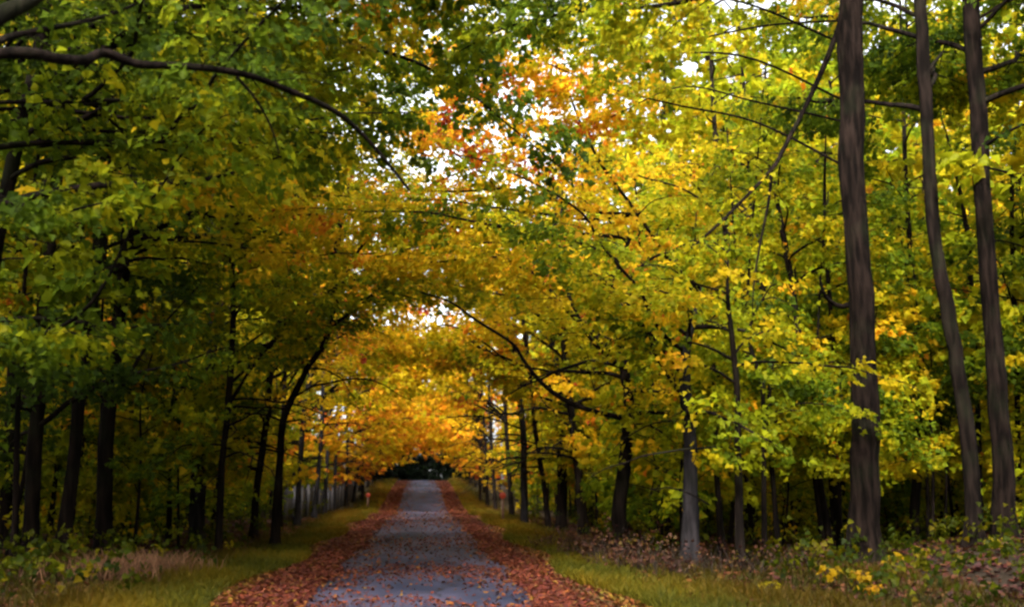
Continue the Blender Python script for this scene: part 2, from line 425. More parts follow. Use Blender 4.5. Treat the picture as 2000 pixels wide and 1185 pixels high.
#@@GROUND
# ------------------------------------------------------------------ ground and road
def grid_mesh(name, xs, ys, zf):
    X, Y = np.meshgrid(xs, ys); v = np.stack([X, Y, zf(X, Y)], -1).reshape(-1, 3)
    nx, ny = len(xs), len(ys)
    i = np.arange(ny - 1)[:, None] * nx + np.arange(nx - 1)[None]
    q = np.stack([i, i + 1, i + nx + 1, i + nx], -1).reshape(-1, 4)
    return make_mesh(name, v, q, smooth=True)

def ground_mat():
    m, N, L = new_mat("forest_ground")
    g = N.new("ShaderNodeNewGeometry"); sx = N.new("ShaderNodeSeparateXYZ"); L.new(g.outputs["Position"], sx.inputs[0])
    ab = N.new("ShaderNodeMath"); ab.operation = 'ABSOLUTE'; L.new(sx.outputs[0], ab.inputs[0])
    nz = N.new("ShaderNodeTexNoise"); nz.inputs["Scale"].default_value = .55; nz.inputs["Detail"].default_value = 5; L.new(g.outputs["Position"], nz.inputs["Vector"])
    nm = N.new("ShaderNodeMath"); nm.operation = 'MULTIPLY_ADD'; nm.inputs[1].default_value = 2.2; L.new(nz.outputs[0], nm.inputs[0]); L.new(ab.outputs[0], nm.inputs[2])
    cr = N.new("ShaderNodeValToRGB"); mr = N.new("ShaderNodeMapRange"); mr.inputs[1].default_value = 0; mr.inputs[2].default_value = 10
    L.new(nm.outputs[0], mr.inputs[0]); L.new(mr.outputs[0], cr.inputs[0])
    e = cr.color_ramp.elements
    e[0].position = .0; e[0].color = (.08, .026, .017, 1); e[1].position = 1.0; e[1].color = (.022, .015, .010, 1)
    for p_, c_ in [(.31, (.09, .026, .018)), (.36, (.07, .045, .016)), (.47, (.05, .05, .012)), (.62, (.04, .03, .013)), (.75, (.028, .019, .011))]:
        x = e.new(p_); x.color = (*c_, 1)
    n2 = N.new("ShaderNodeTexNoise"); n2.inputs["Scale"].default_value = 14; n2.inputs["Detail"].default_value = 8; L.new(g.outputs["Position"], n2.inputs["Vector"])
    mv = N.new("ShaderNodeMapRange"); mv.inputs[1].default_value = .3; mv.inputs[2].default_value = .7; mv.inputs[3].default_value = .55; mv.inputs[4].default_value = 1.4
    L.new(n2.outputs[0], mv.inputs[0])
    mx = N.new("ShaderNodeMix"); mx.data_type = 'RGBA'; mx.blend_type = 'MULTIPLY'; mx.inputs[0].default_value = 1
    L.new(cr.outputs[0], mx.inputs[6]); L.new(mv.outputs[0], mx.inputs[7])
    b = N.new("ShaderNodeBump"); b.inputs["Strength"].default_value = .8; b.inputs["Distance"].default_value = .05; L.new(n2.outputs[0], b.inputs["Height"])
    pb = N.new("ShaderNodeBsdfPrincipled"); pb.inputs["Roughness"].default_value = .95; pb.inputs["Specular IOR Level"].default_value = .1
    o = N.new("ShaderNodeOutputMaterial"); L.new(mx.outputs[2], pb.inputs["Base Color"]); L.new(b.outputs[0], pb.inputs["Normal"]); L.new(pb.outputs[0], o.inputs[0])
    return m

def road_mat():
    m, N, L = new_mat("worn_asphalt")
    g = N.new("ShaderNodeNewGeometry")
    nz = N.new("ShaderNodeTexNoise"); nz.inputs["Scale"].default_value = 60; nz.inputs["Detail"].default_value = 6; L.new(g.outputs["Position"], nz.inputs["Vector"])
    mp = N.new("ShaderNodeMapping"); mp.inputs["Scale"].default_value = (.5, .22, 1); L.new(g.outputs["Position"], mp.inputs[0])
    n2 = N.new("ShaderNodeTexNoise"); n2.inputs["Scale"].default_value = 1.1; n2.inputs["Detail"].default_value = 6; L.new(mp.outputs[0], n2.inputs["Vector"])
    cr = N.new("ShaderNodeValToRGB"); e = cr.color_ramp.elements
    e[0].position = .38; e[0].color = (.011, .015, .034, 1); e[1].position = .64; e[1].color = (.052, .047, .080, 1)
    L.new(n2.outputs[0], cr.inputs[0])
    mv = N.new("ShaderNodeMapRange"); mv.inputs[1].default_value = .3; mv.inputs[2].default_value = .7; mv.inputs[3].default_value = .6; mv.inputs[4].default_value = 1.5
    L.new(nz.outputs[0], mv.inputs[0])
    mx = N.new("ShaderNodeMix"); mx.data_type = 'RGBA'; mx.blend_type = 'MULTIPLY'; mx.inputs[0].default_value = 1
    L.new(cr.outputs[0], mx.inputs[6]); L.new(mv.outputs[0], mx.inputs[7])
    vo = N.new("ShaderNodeTexVoronoi"); vo.feature = 'DISTANCE_TO_EDGE'; vo.inputs["Scale"].default_value = .55
    nd = N.new("ShaderNodeTexNoise"); nd.inputs["Scale"].default_value = 2.5; L.new(g.outputs["Position"], nd.inputs["Vector"])
    va = N.new("ShaderNodeMix"); va.data_type = 'RGBA'; va.inputs[0].default_value = .35; L.new(g.outputs["Position"], va.inputs[6]); L.new(nd.outputs["Color"], va.inputs[7]); L.new(va.outputs[2], vo.inputs["Vector"])
    ck = N.new("ShaderNodeMapRange"); ck.inputs[1].default_value = 0; ck.inputs[2].default_value = .022; ck.inputs[3].default_value = .25; L.new(vo.outputs["Distance"], ck.inputs[0])
    mc = N.new("ShaderNodeMix"); mc.data_type = 'RGBA'; mc.blend_type = 'MULTIPLY'; mc.inputs[0].default_value = 1
    L.new(mx.outputs[2], mc.inputs[6]); L.new(ck.outputs[0], mc.inputs[7]); mx = mc
    b = N.new("ShaderNodeBump"); b.inputs["Strength"].default_value = .4; b.inputs["Distance"].default_value = .01; L.new(nz.outputs[0], b.inputs["Height"])
    pb = N.new("ShaderNodeBsdfPrincipled"); pb.inputs["Roughness"].default_value = .85; pb.inputs["Specular IOR Level"].default_value = .2
    o = N.new("ShaderNodeOutputMaterial"); L.new(mx.outputs[2], pb.inputs["Base Color"]); L.new(b.outputs[0], pb.inputs["Normal"]); L.new(pb.outputs[0], o.inputs[0])
    return m

xs = np.unique(np.r_[np.linspace(-700, -60, 14), np.linspace(-60, -14, 24), np.linspace(-14, 20, 120), np.linspace(20, 60, 22), np.linspace(60, 700, 14)])
ys = np.unique(np.r_[np.linspace(-120, 0, 20), np.linspace(0, 130, 220), np.linspace(130, 220, 40), np.linspace(220, 1500, 16)])
link_ground = link("ground", grid_mesh("ground", xs, ys, gz), ground_mat()); tag(link_ground, kind="structure")
rd = link("road", grid_mesh("road", np.linspace(-1.75, 1.75, 9), np.linspace(-60, 180, 900), lambda x, y: gz(x, y) + .012 + .02 * (1 - (x / 1.75)**2)), road_mat())
tag(rd, kind="structure")
_c = np.empty(len(rd.data.vertices) * 3, np.float32); rd.data.vertices.foreach_get("co", _c); _c = _c.reshape(-1, 3)
_k = np.abs(_c[:, 0]) / 1.75
_c[:, 0] += np.sign(_c[:, 0]) * (_k > .95) * (.09 * np.sin(_c[:, 1] * 1.9) * np.sin(_c[:, 1] * .73 + 1) + .07 * np.sin(_c[:, 1] * 5.3 + _c[:, 0]))
rd.data.vertices.foreach_set("co", _c.ravel()); rd.data.update()

#@@TREES
# ------------------------------------------------------------------ trees along the road
def px_trunk(pix, Y, dy=0.0):
    """Trunk points from pixels; the first one stands on the ground."""
    b = on_ground(*pix[0])
    Yb = b[1] if Y is None else Y
    if Y is not None: b = P(pix[0][0], pix[0][1], Y)
    return [b] + [P(x, y, Yb + dy * i) for i, (x, y) in enumerate(pix[1:], 1)]
def px_limb(pix, Y0, Y1): return [P(x, y, Y0 + (Y1 - Y0) * i / (len(pix) - 1)) for i, (x, y) in enumerate(pix)]
E, W_ = 0.0, math.pi     # azimuths towards the road from its left and from its right

# --- left side, nearest first
build_tree(11, [(-6.0, 10.6, 0), (-5.9, 10.8, 4), (-5.6, 11.0, 8)], .55, .4, 17, "maple whose long black bough snakes across the upper left of the canopy",
           .32, hmin=8.4, nl=15, toward=.5, bias=.75, Lr=(5.5, 9), dens=130, arch=0, skirt=0, e1r=(-.1, .2),  # dense crown above the frame, shaped to shade the leaves below
           limbs=[dict(pts=[(-5.75, 11, 5.6)] + px_limb([(0, 105), (115, 115), (165, 118), (205, 104), (270, 126), (370, 130), (480, 146), (560, 175), (650, 215), (700, 255), (750, 310), (800, 372)], 10.3, 13.2), r=.062, tip=.02, start=.5, sl=1.4, dens=22),
                  dict(pts=px_limb([(-60, 110), (0, 80), (50, 65), (150, 45), (240, 20), (330, -30)], 11.2, 13.5), r=.05, start=.3, dens=30),
                  dict(pts=px_limb([(-90, 90), (0, 30), (60, 0), (120, -50)], 10.8, 11.5), r=.10, tip=.06, start=.8, dens=20),
                  dict(pts=px_limb([(462, 150), (500, 195), (530, 250), (545, 300)], 11.8, 12.1), r=.018, start=.4, sl=.8, dens=30)])
build_tree(12, [(-8.2, 15.0, 0), (-8.1, 15, 5), (-7.8, 15.1, 10)], .4, .28, 15, "shadowy maple beside the dark left edge with layered deep green boughs",
           .32, hmin=2.6, nl=9, toward=.65, bias=.9, arch=5, roof=4, skirt=4, e1r=(-.6, 0), Lr=(4.5, 8), dens=95,
           limbs=[dict(pts=px_limb([(-80, 300), (60, 280), (215, 280), (430, 275), (530, 300), (640, 350)], 15.2, 18.5), r=.05, start=.2)])
build_tree(22, [(-9.6, 20.5, 0), (-9.4, 20.4, 5), (-8.6, 20.2, 9.5)], .36, .26, 15, "maple in the left wood whose high boughs roof the near road", .34, hmin=7.2, nl=12, toward=.0, bias=.9, Lr=(6, 9.5), dens=90, arch=2, roof=9, skirt=0, e1r=(-.3, .1))
build_tree(23, [(-6.9, 17.6, 0), (-6.8, 17.6, 5), (-6.3, 17.8, 9.5)], .24, .18, 15, "slender maple in the dark left edge reaching high over the road", .36, hmin=7.4, nl=7, toward=.1, bias=.9, Lr=(5, 7.5), dens=90, arch=2, roof=6, skirt=0, e1r=(-.2, .1),
           limbs=[dict(pts=[(-6.4, 17.7, 7.6)] + px_limb([(300, 30), (500, 20), (680, 10), (820, 30), (950, 80)], 17, 18.5), r=.05, start=.35, sl=2.2, dens=135),
                  dict(pts=[(-6.3, 17.8, 8.6)] + px_limb([(380, -60), (560, -50), (760, -60), (920, -20)], 17, 16.5), r=.05, start=.35, sl=2.2),
                  dict(pts=[(-6.4, 17.7, 7.0)] + px_limb([(450, 90), (620, 80), (780, 110), (900, 170), (1000, 250), (1110, 340)], 18, 20), r=.05, start=.4, sl=2.0, dens=120)])
build_tree(13, px_trunk([(198, 1085), (205, 850), (224, 640), (240, 520), (255, 300), (262, 120)], None), .34, .26, 15,
           "dark straight maple with one thin bough rising to the right from mid trunk", .37, hmin=6.2, nl=12, toward=E, bias=.6, Lr=(3.5, 6.5), dens=70, arch=3, roof=5, skirt=0,
           limbs=[dict(pts=px_limb([(228, 775), (262, 715), (300, 655), (345, 605), (400, 545)], 24.5, 23.5), r=.05, start=.5),
                   dict(pts=px_limb([(262, 130), (420, 70), (600, 90), (760, 140), (900, 200), (1020, 270)], 24.5, 25), r=.05, start=.2, dens=125, sl=2.2),
                   dict(pts=px_limb([(260, 230), (450, 180), (640, 205), (800, 250), (930, 330), (1020, 420)], 24.5, 25.5), r=.05, start=.2, dens=110, sl=2.2, hue=.44)])
build_tree(14, px_trunk([(122, 1090), (150, 800), (170, 640), (185, 530), (205, 300)], None), .30, .22, 14,
           "dark maple trunk leaning rightwards close behind the straight trunk with a bough", .35, hmin=5, nl=8, toward=E, bias=.5, Lr=(3, 5.5), dens=75, arch=2, skirt=0)
build_tree(15, px_trunk([(385, 1066), (391, 850), (410, 700), (420, 560)], None), .40, .32, 16,
           "pale grey broad trunk standing among the dark left trunks", .40, hmin=2.8, nl=12, toward=E, bias=.6, Lr=(3, 6), bark=M_BARK_PALE, dens=70, arch=4)
build_tree(16, px_trunk([(425, 1085), (433, 930), (446, 800), (455, 640)], None), .17, .12, 10,
           "thin dark maple just right of the pale grey broad trunk", .36, hmin=2.4, nl=8, toward=E, bias=.7, Lr=(2.5, 4.5), dens=95, arch=4)
build_tree(17, px_trunk([(496, 1056), (505, 930), (520, 830), (532, 700)], None), .22, .14, 11,
           "slim dark maple half hidden behind the tilted edge maple", .46, hmin=2.4, nl=7, toward=E, bias=.75, Lr=(3, 5), dens=55, arch=2)
build_tree(18, px_trunk([(534, 1072), (544, 900), (553, 815), (592, 730), (640, 640)], None), .21, .13, 11,
           "tilted dark maple at the left verge bending over the road", .44, hmin=3.0, nl=8, toward=E, bias=.85, Lr=(3, 5), dens=52, roof=1, arch=2, skirt=5,
           limbs=[dict(pts=px_limb([(640, 640), (700, 490), (800, 390), (920, 330), (1050, 330)], 27.4, 27), r=.05, start=.3, dens=95, sl=2.2, hue=.48)])
build_tree(19, px_trunk([(546, 1040), (549, 880), (556, 740)], None), .16, .11, 11, "thin upright dark trunk behind the tilted edge maple", .52, hmin=3, nl=7, toward=E, bias=.7, Lr=(3, 5), dens=55, arch=3)
build_tree(20, px_trunk([(58, 1092), (75, 800), (100, 500), (120, 260)], None), .30, .22, 15, "blackish maple trunk near the left edge under dark green leaves", .26, hmin=2.6, nl=10, dens=85, arch=3, skirt=5, toward=E, bias=.5, Lr=(3, 6))
build_tree(21, px_trunk([(10, 1075), (20, 800), (35, 500)], None), .3, .22, 15, "blackish maple trunk at the very left edge of the wood", .22, hmin=2.6, nl=10, dens=85, arch=3, skirt=5, toward=E, bias=.5, Lr=(3, 6))
for i, (px, py, wd, hue, lab) in enumerate([
        (580, 1030, .22, .40, "grey brown maple beside the near end of the board fence"),
        (613, 1014, .20, .46, "second grey maple along the board fence counting from the near end"),
        (633, 1007, .20, .52, "yellowing grey maple halfway along the board fence"),
        (652, 1000, .22, .56, "pale maple by the fence with golden boughs over the road"),
        (676, 988, .20, .62, "pale golden maple near the far end of the board fence"),
        (690, 980, .22, .68, "orange maple behind the round red marker on the left verge"),
        (708, 974, .22, .70, "orange maple just past the round red marker on the left verge")]):
    b = on_ground(px, py)
    rngp = np.random.default_rng(300 + i)
    build_tree(30 + i, [b, b + np.array([.15 + rngp.normal(0, .15), 0, 4.0])], wd, .15, 11, lab, hue, hmin=2.2, nl=11, toward=E, bias=.7, Lr=(3, 6), bark=M_BARK_PALE,
               arch=4, dens=40 if b[1] > 48 else 60, size=.18 if b[1] > 48 else .15, sec=.5, width=.55)

# --- right side, nearest first
build_tree(51, [(11.0, 13.5, 1), (10.9, 13.5, 5), (10.7, 13.6, 10)], .5, .35, 16, "maple whose deep green boughs hang into the upper right corner", .30, hmin=8.8, nl=5, toward=2.6, bias=.5, Lr=(3.5, 5.5), dens=60, arch=0, skirt=0, e1r=(-.1, .2))
build_tree(50, [(9.0, 12.5, 0), (9.0, 12.6, 5), (8.7, 12.9, 10)], .42, .3, 15, "maple whose high boughs reach from the upper right to roof the near road", .36, hmin=9.4, nl=3, toward=2.4, bias=.9, Lr=(5, 8), arch=0, roof=0, skirt=0, dens=110, e1r=(-.1, .15),
           limbs=[dict(pts=[(8.7, 12.9, 9.0)] + px_limb([(1700, -120), (1450, -30), (1300, 10), (1150, 20), (1000, 50), (880, 110)], 14, 17), r=.06, start=.35, sl=2.2),
                  dict(pts=[(8.7, 12.9, 9.6)] + px_limb([(1600, -190), (1400, -100), (1200, -60), (1000, -40), (840, -10)], 14, 16.5), r=.05, start=.4, sl=2.2)])
build_tree(52, px_trunk([(1690, 1100), (1688, 900), (1678, 600), (1660, 300), (1656, 100), (1654, -60)], None), .54, .45, 18,
           "thickest brown trunk on the right, straight and bare to the top", .40, hmin=11.9, nl=7, toward=W_, bias=.6, Lr=(3, 6), e1r=(0, .4), bark=M_BARK_BIG, sides=20, dens=95, arch=0, roof=0, skirt=0,
           limbs=[dict(pts=px_limb([(1650, 20), (1622, 98), (1582, 190), (1532, 288), (1508, 330), (1440, 402), (1390, 450), (1312, 516)], 22, 20), r=.062, tip=.02, start=.45, dens=30, sl=1.2),
                  dict(pts=px_limb([(1508, 328), (1500, 400), (1484, 480), (1472, 560), (1470, 620)], 21.1, 20.8), r=.036, start=.5, dens=30, sl=.9),
                  dict(pts=px_limb([(1668, 592), (1640, 598), (1612, 578), (1600, 540)], 22, 21.5), r=.07, tip=.02, start=.7, dens=20, sl=.8),
                  dict(pts=px_limb([(1656, 200), (1450, 110), (1250, 110), (1080, 130), (920, 190), (820, 260)], 22, 24), r=.03, start=.35, dens=110, sl=2.2, hue=.50),
                  dict(pts=px_limb([(1656, 90), (1430, 0), (1240, 10), (1050, 40), (900, 80), (760, 140)], 22, 22), r=.03, start=.35, dens=100, sl=2.2, hue=.46),
                  dict(pts=px_limb([(1660, 330), (1480, 240), (1320, 205), (1180, 170), (1060, 120), (960, 80)], 22, 23), r=.028, start=.4, dens=150, sl=2.0, hue=.46),
                  dict(pts=px_limb([(1656, 40), (1500, 50), (1340, 80), (1210, 95), (1090, 60)], 22, 20), r=.028, start=.3, dens=140, sl=2.2, hue=.42),
                  dict(pts=px_limb([(1658, 240), (1480, 200), (1330, 170), (1190, 230), (1080, 260)], 22, 24), r=.028, start=.35, dens=130, sl=2.0, hue=.48)])
build_tree(53, px_trunk([(1905, 1064), (1890, 850), (1855, 640), (1830, 480), (1812, 250), (1800, 40)], None), .31, .24, 16,
           "curving dark maple trunk between the thickest trunk and the right edge", .36, hmin=9.0, nl=11, toward=1.4, bias=.75, Lr=(3.5, 6), sides=16, arch=0, skirt=0, e1r=(-.2, .2))
build_tree(54, px_trunk([(1965, 1052), (1950, 800), (1935, 600), (1915, 280), (1895, 0)], None), .40, .30, 17,
           "reddish brown leaning trunk on the leafy bank at the right edge", .33, hmin=8.6, nl=11, toward=1.2, bias=.75, Lr=(3.5, 6.5), bark=M_BARK_BIG, sides=16, arch=0, e1r=(-.2, .2), skirt=0,
           limbs=[dict(pts=px_limb([(1925, 285), (1960, 262), (2010, 240), (2080, 225)], 20, 18.6), r=.04, start=.3, hue=.1, dens=90, sl=1.2)])
build_tree(55, px_trunk([(1542, 1050), (1526, 950), (1500, 830), (1486, 700), (1480, 645)], None), .20, .16, 10.5,
           "slim dark maple with a forked top whose bough sweeps up over the road", .52, hmin=4.2, nl=9, roof=3, dens=85, arch=4, toward=W_, bias=.7, Lr=(3, 6),
           limbs=[dict(pts=px_limb([(1486, 660), (1440, 620), (1400, 590), (1340, 540), (1300, 500), (1270, 455), (1225, 390), (1180, 330), (1140, 255), (1110, 180), (1085, 120)], 30, 25), r=.075, tip=.02, start=.35, sl=2.2),
                  dict(pts=px_limb([(1484, 655), (1510, 665), (1560, 690), (1600, 720)], 30, 29), r=.05, start=.5)])
build_tree(56, px_trunk([(1214, 1088), (1213, 1000), (1222, 900), (1226, 800), (1220, 700)], None), .34, .18, 8,
           "dark maple with a black bough curving up and left to the road arch", .54, hmin=3.6, nl=6, roof=4, dens=95, arch=3, toward=W_, bias=.75, Lr=(3, 6),
           limbs=[dict(pts=px_limb([(1225, 818), (1165, 804), (1110, 785), (1060, 750), (1024, 705), (1000, 670), (930, 625), (880, 590), (820, 570)], 24.5, 23), r=.065, tip=.015, start=.4, hue=.44, sl=2.0),
                  dict(pts=px_limb([(1222, 720), (1180, 690), (1140, 640), (1095, 540), (1050, 470), (980, 420)], 24.5, 23), r=.06, tip=.012, start=.3, sl=2.0)])
build_tree(57, px_trunk([(1142, 1046), (1130, 930), (1118, 830), (1105, 700)], None), .30, .2, 12, "brown maple trunk left of the black curving bough", .52, hmin=3.0, nl=13, toward=W_, bias=.75, Lr=(3, 6), dens=70, size=.14)
build_tree(58, px_trunk([(1072, 1036), (1065, 960), (1050, 870), (1040, 780)], None), .19, .13, 11, "thin dark maple leaning over the right verge", .48, hmin=2.8, nl=9, arch=2, toward=W_, bias=.8, Lr=(3, 6), dens=36, size=.145)
build_tree(59, px_trunk([(1024, 1030), (1022, 930), (1019, 830)], None), .26, .18, 12, "grey maple trunk nearest the right verge with yellow leaves", .56, hmin=2.6, nl=9, arch=2, toward=W_, bias=.75, Lr=(3, 6), bark=M_BARK_PALE, dens=36, size=.145)
build_tree(60, px_trunk([(1096, 1036), (1096, 930), (1090, 800)], None), .36, .25, 13, "short looking thick black trunk between two thin right trunks", .48, hmin=3.2, nl=9, arch=2, toward=W_, bias=.6, Lr=(3, 5), dens=40, size=.145)
build_tree(61, px_trunk([(1351, 1112), (1350, 960), (1347, 850)], None), .33, .2, 5.4, "smooth grey trunk with an orange spray across it", .40, hmin=3.0, nl=9, toward=W_, bias=.8, Lr=(1.8, 3.6), bark=M_BARK_PALE, arch=2, skirt=2, dens=110, sec_len=1.3,
           limbs=[dict(pts=px_limb([(1385, 985), (1350, 965), (1310, 952), (1270, 955)], 20.5, 20), r=.014, start=.05, hue=.68, sl=.7, dens=80)])
build_tree(62, px_trunk([(1446, 1116), (1442, 850), (1438, 720)], None), .16, .09, 6.2, "thin dark straight maple right of the smooth grey trunk", .45, hmin=2.8, nl=9, Lr=(1.2, 2.2), skirt=2, sec_len=.9, toward=W_, bias=.8, arch=0)
build_tree(63, px_trunk([(1412, 1092), (1400, 940), (1395, 800)], None), .14, .08, 5.6, "slightly bent thin maple between the grey trunk and a straight one", .42, hmin=2.6, nl=10, Lr=(1.2, 2.2), skirt=3, sec_len=1.0)
build_tree(64, px_trunk([(1622, 1082), (1600, 930), (1572, 780), (1565, 700)], None), .20, .13, 10, "crooked slim maple just left of the thickest trunk", .46, hmin=2.6, nl=12, Lr=(2.4, 4.5))
build_tree(65, px_trunk([(1494, 1092), (1492, 920), (1490, 760)], None), .12, .08, 6, "left one of two thin twin stems before the forked maple", .40, hmin=2.6, nl=9, Lr=(1, 2), skirt=2, sec_len=.9)
build_tree(66, px_trunk([(1522, 1088), (1508, 920), (1500, 800)], None), .12, .07, 5.5, "right one of two thin twin stems before the forked maple", .44, hmin=2.4, nl=9, Lr=(1, 2), skirt=2, sec_len=.9)
build_tree(67, px_trunk([(1640, 1076), (1635, 800), (1630, 700)], None), .13, .10, 11, "thin stem touching the left side of the thickest trunk", .36, hmin=3.6, nl=9, Lr=(2.2, 4))
build_tree(68, px_trunk([(1915, 1040), (1905, 700), (1888, 450), (1860, 300), (1838, 220)], 27), .15, .10, 12, "slim bending maple seen between the two right edge trunks", .34, hmin=4, nl=10, Lr=(2.4, 4.5))
build_tree(69, px_trunk([(1990, 1030), (1985, 700), (1976, 400), (1990, 200)], 26), .14, .10, 12, "thin stem at the extreme right edge behind the leaning trunk", .34, hmin=4, nl=9, Lr=(2.4, 4.5))
for i, (px, py, wd, hue, lab) in enumerate([
        (1000, 1012, .22, .54, "yellow maple beside the red marker on the right verge"),
        (968, 1000, .22, .60, "golden maple just past the red marker on the right verge"),
        (952, 990, .22, .62, "bright yellow maple where the right verge begins to climb"),
        (938, 980, .22, .62, "golden maple midway up the climbing right verge")]):
    b = on_ground(px, py); rngp = np.random.default_rng(400 + i)
    build_tree(70 + i, [b, b + np.array([-.15 + rngp.normal(0, .15), 0, 4.0])], wd, .15, 11, lab, hue, hmin=2.0, nl=11, toward=W_, bias=.7, Lr=(3, 6),
               arch=4, dens=40, size=.18, sec=.5, width=.55)
# --- far pairs that close the tunnel
for i, (x, y, hue, lab) in enumerate([
        (-5.4, 82, .66, "orange yellow maple arching from the left over the light stretch of road"), (5.2, 80, .62, "yellow maple arching from the right over the light stretch of road"),
        (-5.0, 90, .70, "orange maple on the left where the road climbs"), (5.0, 89, .62, "yellow maple on the right where the road climbs"),
        (-4.8, 99, .68, "orange maple left of the dark end of the tunnel"), (4.7, 98, .60, "yellow maple right of the dark end of the tunnel"),
        (-4.6, 108, .64, "farthest golden maple on the left above the dark tunnel mouth"), (4.6, 107, .60, "farthest yellow maple on the right above the dark tunnel mouth")]):
    rngp = np.random.default_rng(500 + i)
    b = np.array([x, y, float(gz(x, y))])
    build_tree(80 + i, [b, b + np.array([-.05 * x, 0, 4.0])], .26, .16, b[2] + 12, lab, hue, hmin=1.8, nl=12, toward=E if x < 0 else W_, bias=.7, Lr=(3, 6),
               arch=3, dens=24, size=.26, sec=.6, width=.65)

#@@WOOD
# ------------------------------------------------------------------ the wood behind: prototypes and copies
def copy_tree(root):
    c = root.copy(); C.objects.link(c)
    for ch in list(root.children):
        d = ch.copy(); C.objects.link(d); d.parent = c
    return c

def proto_tree(seed, H, w0, hue, hmin, nl, dens, size, Lr, name, sec=.8, sl=2.2, width=.6, bark=None, hj=.05):
    """A tree at the origin with trunk (limbs in it) and crown."""
    rng = np.random.default_rng(seed)
    root = empty(name, (0, 0, 0))
    pts = [np.array([0, 0, -.1])]
    for f in (.3, .6, 1): pts.append(np.array([rng.normal(0, .3 * f), rng.normal(0, .3 * f), H * f]))
    tp = spline(pts, 20); T = Tubes(); rad = np.linspace(w0 / 2, w0 / 7, 20)
    T.add(tp, rad, 8, wob=.12, rng=rng, flare=rng.uniform(0, 6))
    fol = Foliage()
    for i in range(nl):
        f = (i + rng.random()) / nl; z = hmin + (H - hmin) * f
        st = np.array([np.interp(z, tp[:, 2], tp[:, k]) for k in range(3)])
        lp = grow_limb(rng, st, i * 2.4 + rng.normal(0, .4), rng.uniform(.2, .8), rng.uniform(-.4, .2), rng.uniform(*Lr) * (1 - .5 * f), n=7)
        dress_limb(rng, T, fol, lp, max(.012, w0 * .12), dens * (1 - .5 * f * (H > 10)), size, hue, sec=sec, sec_len=sl, width=width, hj=hj, sides=5)
    link("trunk", T.mesh("trunk"), bark or M_BARK, root)
    link("crown", fol.mesh("crown", rng, cull=False, shift=False), M_LEAF, root)
    return root

tall = [proto_tree(201, 17, .34, .30, 5.0, 26, 46, .23, (3, 5.2), "forest_tree"),
        proto_tree(202, 15, .26, .36, 4.0, 26, 46, .22, (2.6, 4.6), "forest_tree"),
        proto_tree(203, 18, .30, .42, 6.0, 26, 46, .23, (3, 5.2), "forest_tree"),
        proto_tree(204, 16, .28, .50, 4.5, 26, 46, .23, (3, 5.0), "forest_tree"),
        proto_tree(205, 14, .20, .28, 3.0, 26, 50, .21, (2.4, 4.2), "forest_tree")]
low = [proto_tree(211, 5.2, .07, .34, .9, 20, 110, .14, (1.4, 2.6), "sapling", sec=.4, sl=1.0, width=.35),
       proto_tree(212, 6.5, .08, .42, 1.2, 22, 105, .145, (1.5, 2.8), "sapling", sec=.4, sl=1.0, width=.36),
       proto_tree(213, 4.2, .06, .26, .6, 20, 110, .14, (1.3, 2.4), "sapling", sec=.4, sl=1.0, width=.35),
       proto_tree(214, 7.5, .09, .52, 1.8, 24, 100, .15, (1.6, 3.0), "sapling", sec=.45, sl=1.1, width=.38)]
HUEW = ["green", "yellow green", "light green", "yellow", "dark green"]
rng = np.random.default_rng(7)
def scatter(n, xr, yr, dmin, ok):
    out = []
    for _ in range(n * 60):
        if len(out) >= n: break
        x, y = rng.uniform(*xr), rng.uniform(*yr)
        if ok(x, y) and all((x - a)**2 + (y - b)**2 > dmin**2 for a, b in out): out.append((x, y))
    return out
def in_view(x, y, pad=2.0):
    return -(.395 * y + pad + 1.0) < x < (.58 * y + pad + 1.0)

used = {}
def place(protos, k, x, y, label, group, cat, s=None, name=None):
    p = protos[k]
    if id(p) not in used: used[id(p)] = 1; o = p
    else: o = copy_tree(p)
    o.location = (x, y, float(gz(x, y)))
    o.rotation_euler = (rng.normal(0, .03), rng.normal(0, .03), rng.uniform(0, 6.28))
    s = s or rng.uniform(.85, 1.2) * (1 + (.5 * float(sstep(25, 60, y)) if cat == 'tree' else 0)); o.scale = (s, s, s * rng.uniform(.9, 1.12))
    tag(o, label, cat, group)
    v = rng.uniform(.8, 1.2); t = rng.uniform(-.12, .12)
    for ch in o.children:
        if ch.name.startswith("crown"): ch.color = (min(1.5, v * (1 + t)), v, v, 1)
    return o

for side, xr, n in (("left", (-48, -8.5), 112), ("right", (8.5, 62), 120)):
    spots = scatter(n, xr, (4 if side == "left" else 14, 118), 2.9, lambda x, y: in_view(x, y, 6 if x < 0 else 4) and (y > 14 or x < -11) and abs(x) > 8.0 + max(0, (30 - y) * .05) and not (x > 0 and y < 26 and x < 12.5))  # left margin reaches past the frame; trees added there shade the left edge
    for x, y in spots:
        ax = abs(x)
        wts = np.array([.25, .25, .22, .22, .06]) if side == "right" else np.array([.28, .24, .2, .12, .16])
        if y > 55: wts = wts * np.array([.4, .8, 1, 2.4, .2])
        k = int(rng.choice(5, p=wts / wts.sum()))
        depth = "deep" if ax > 20 else "just"
        if y > 60: lab = f"{HUEW[k]} leaved tree far down the {side} wood behind the roadside maples"
        elif ax > 20: lab = f"{HUEW[k]} leaved tree standing deep inside the {side} wood"
        else: lab = f"{HUEW[k]} leaved forest tree close behind the roadside maples on the {side}"
        place(tall, k, x, y, lab, lab.replace("tree", "trees"), "tree")
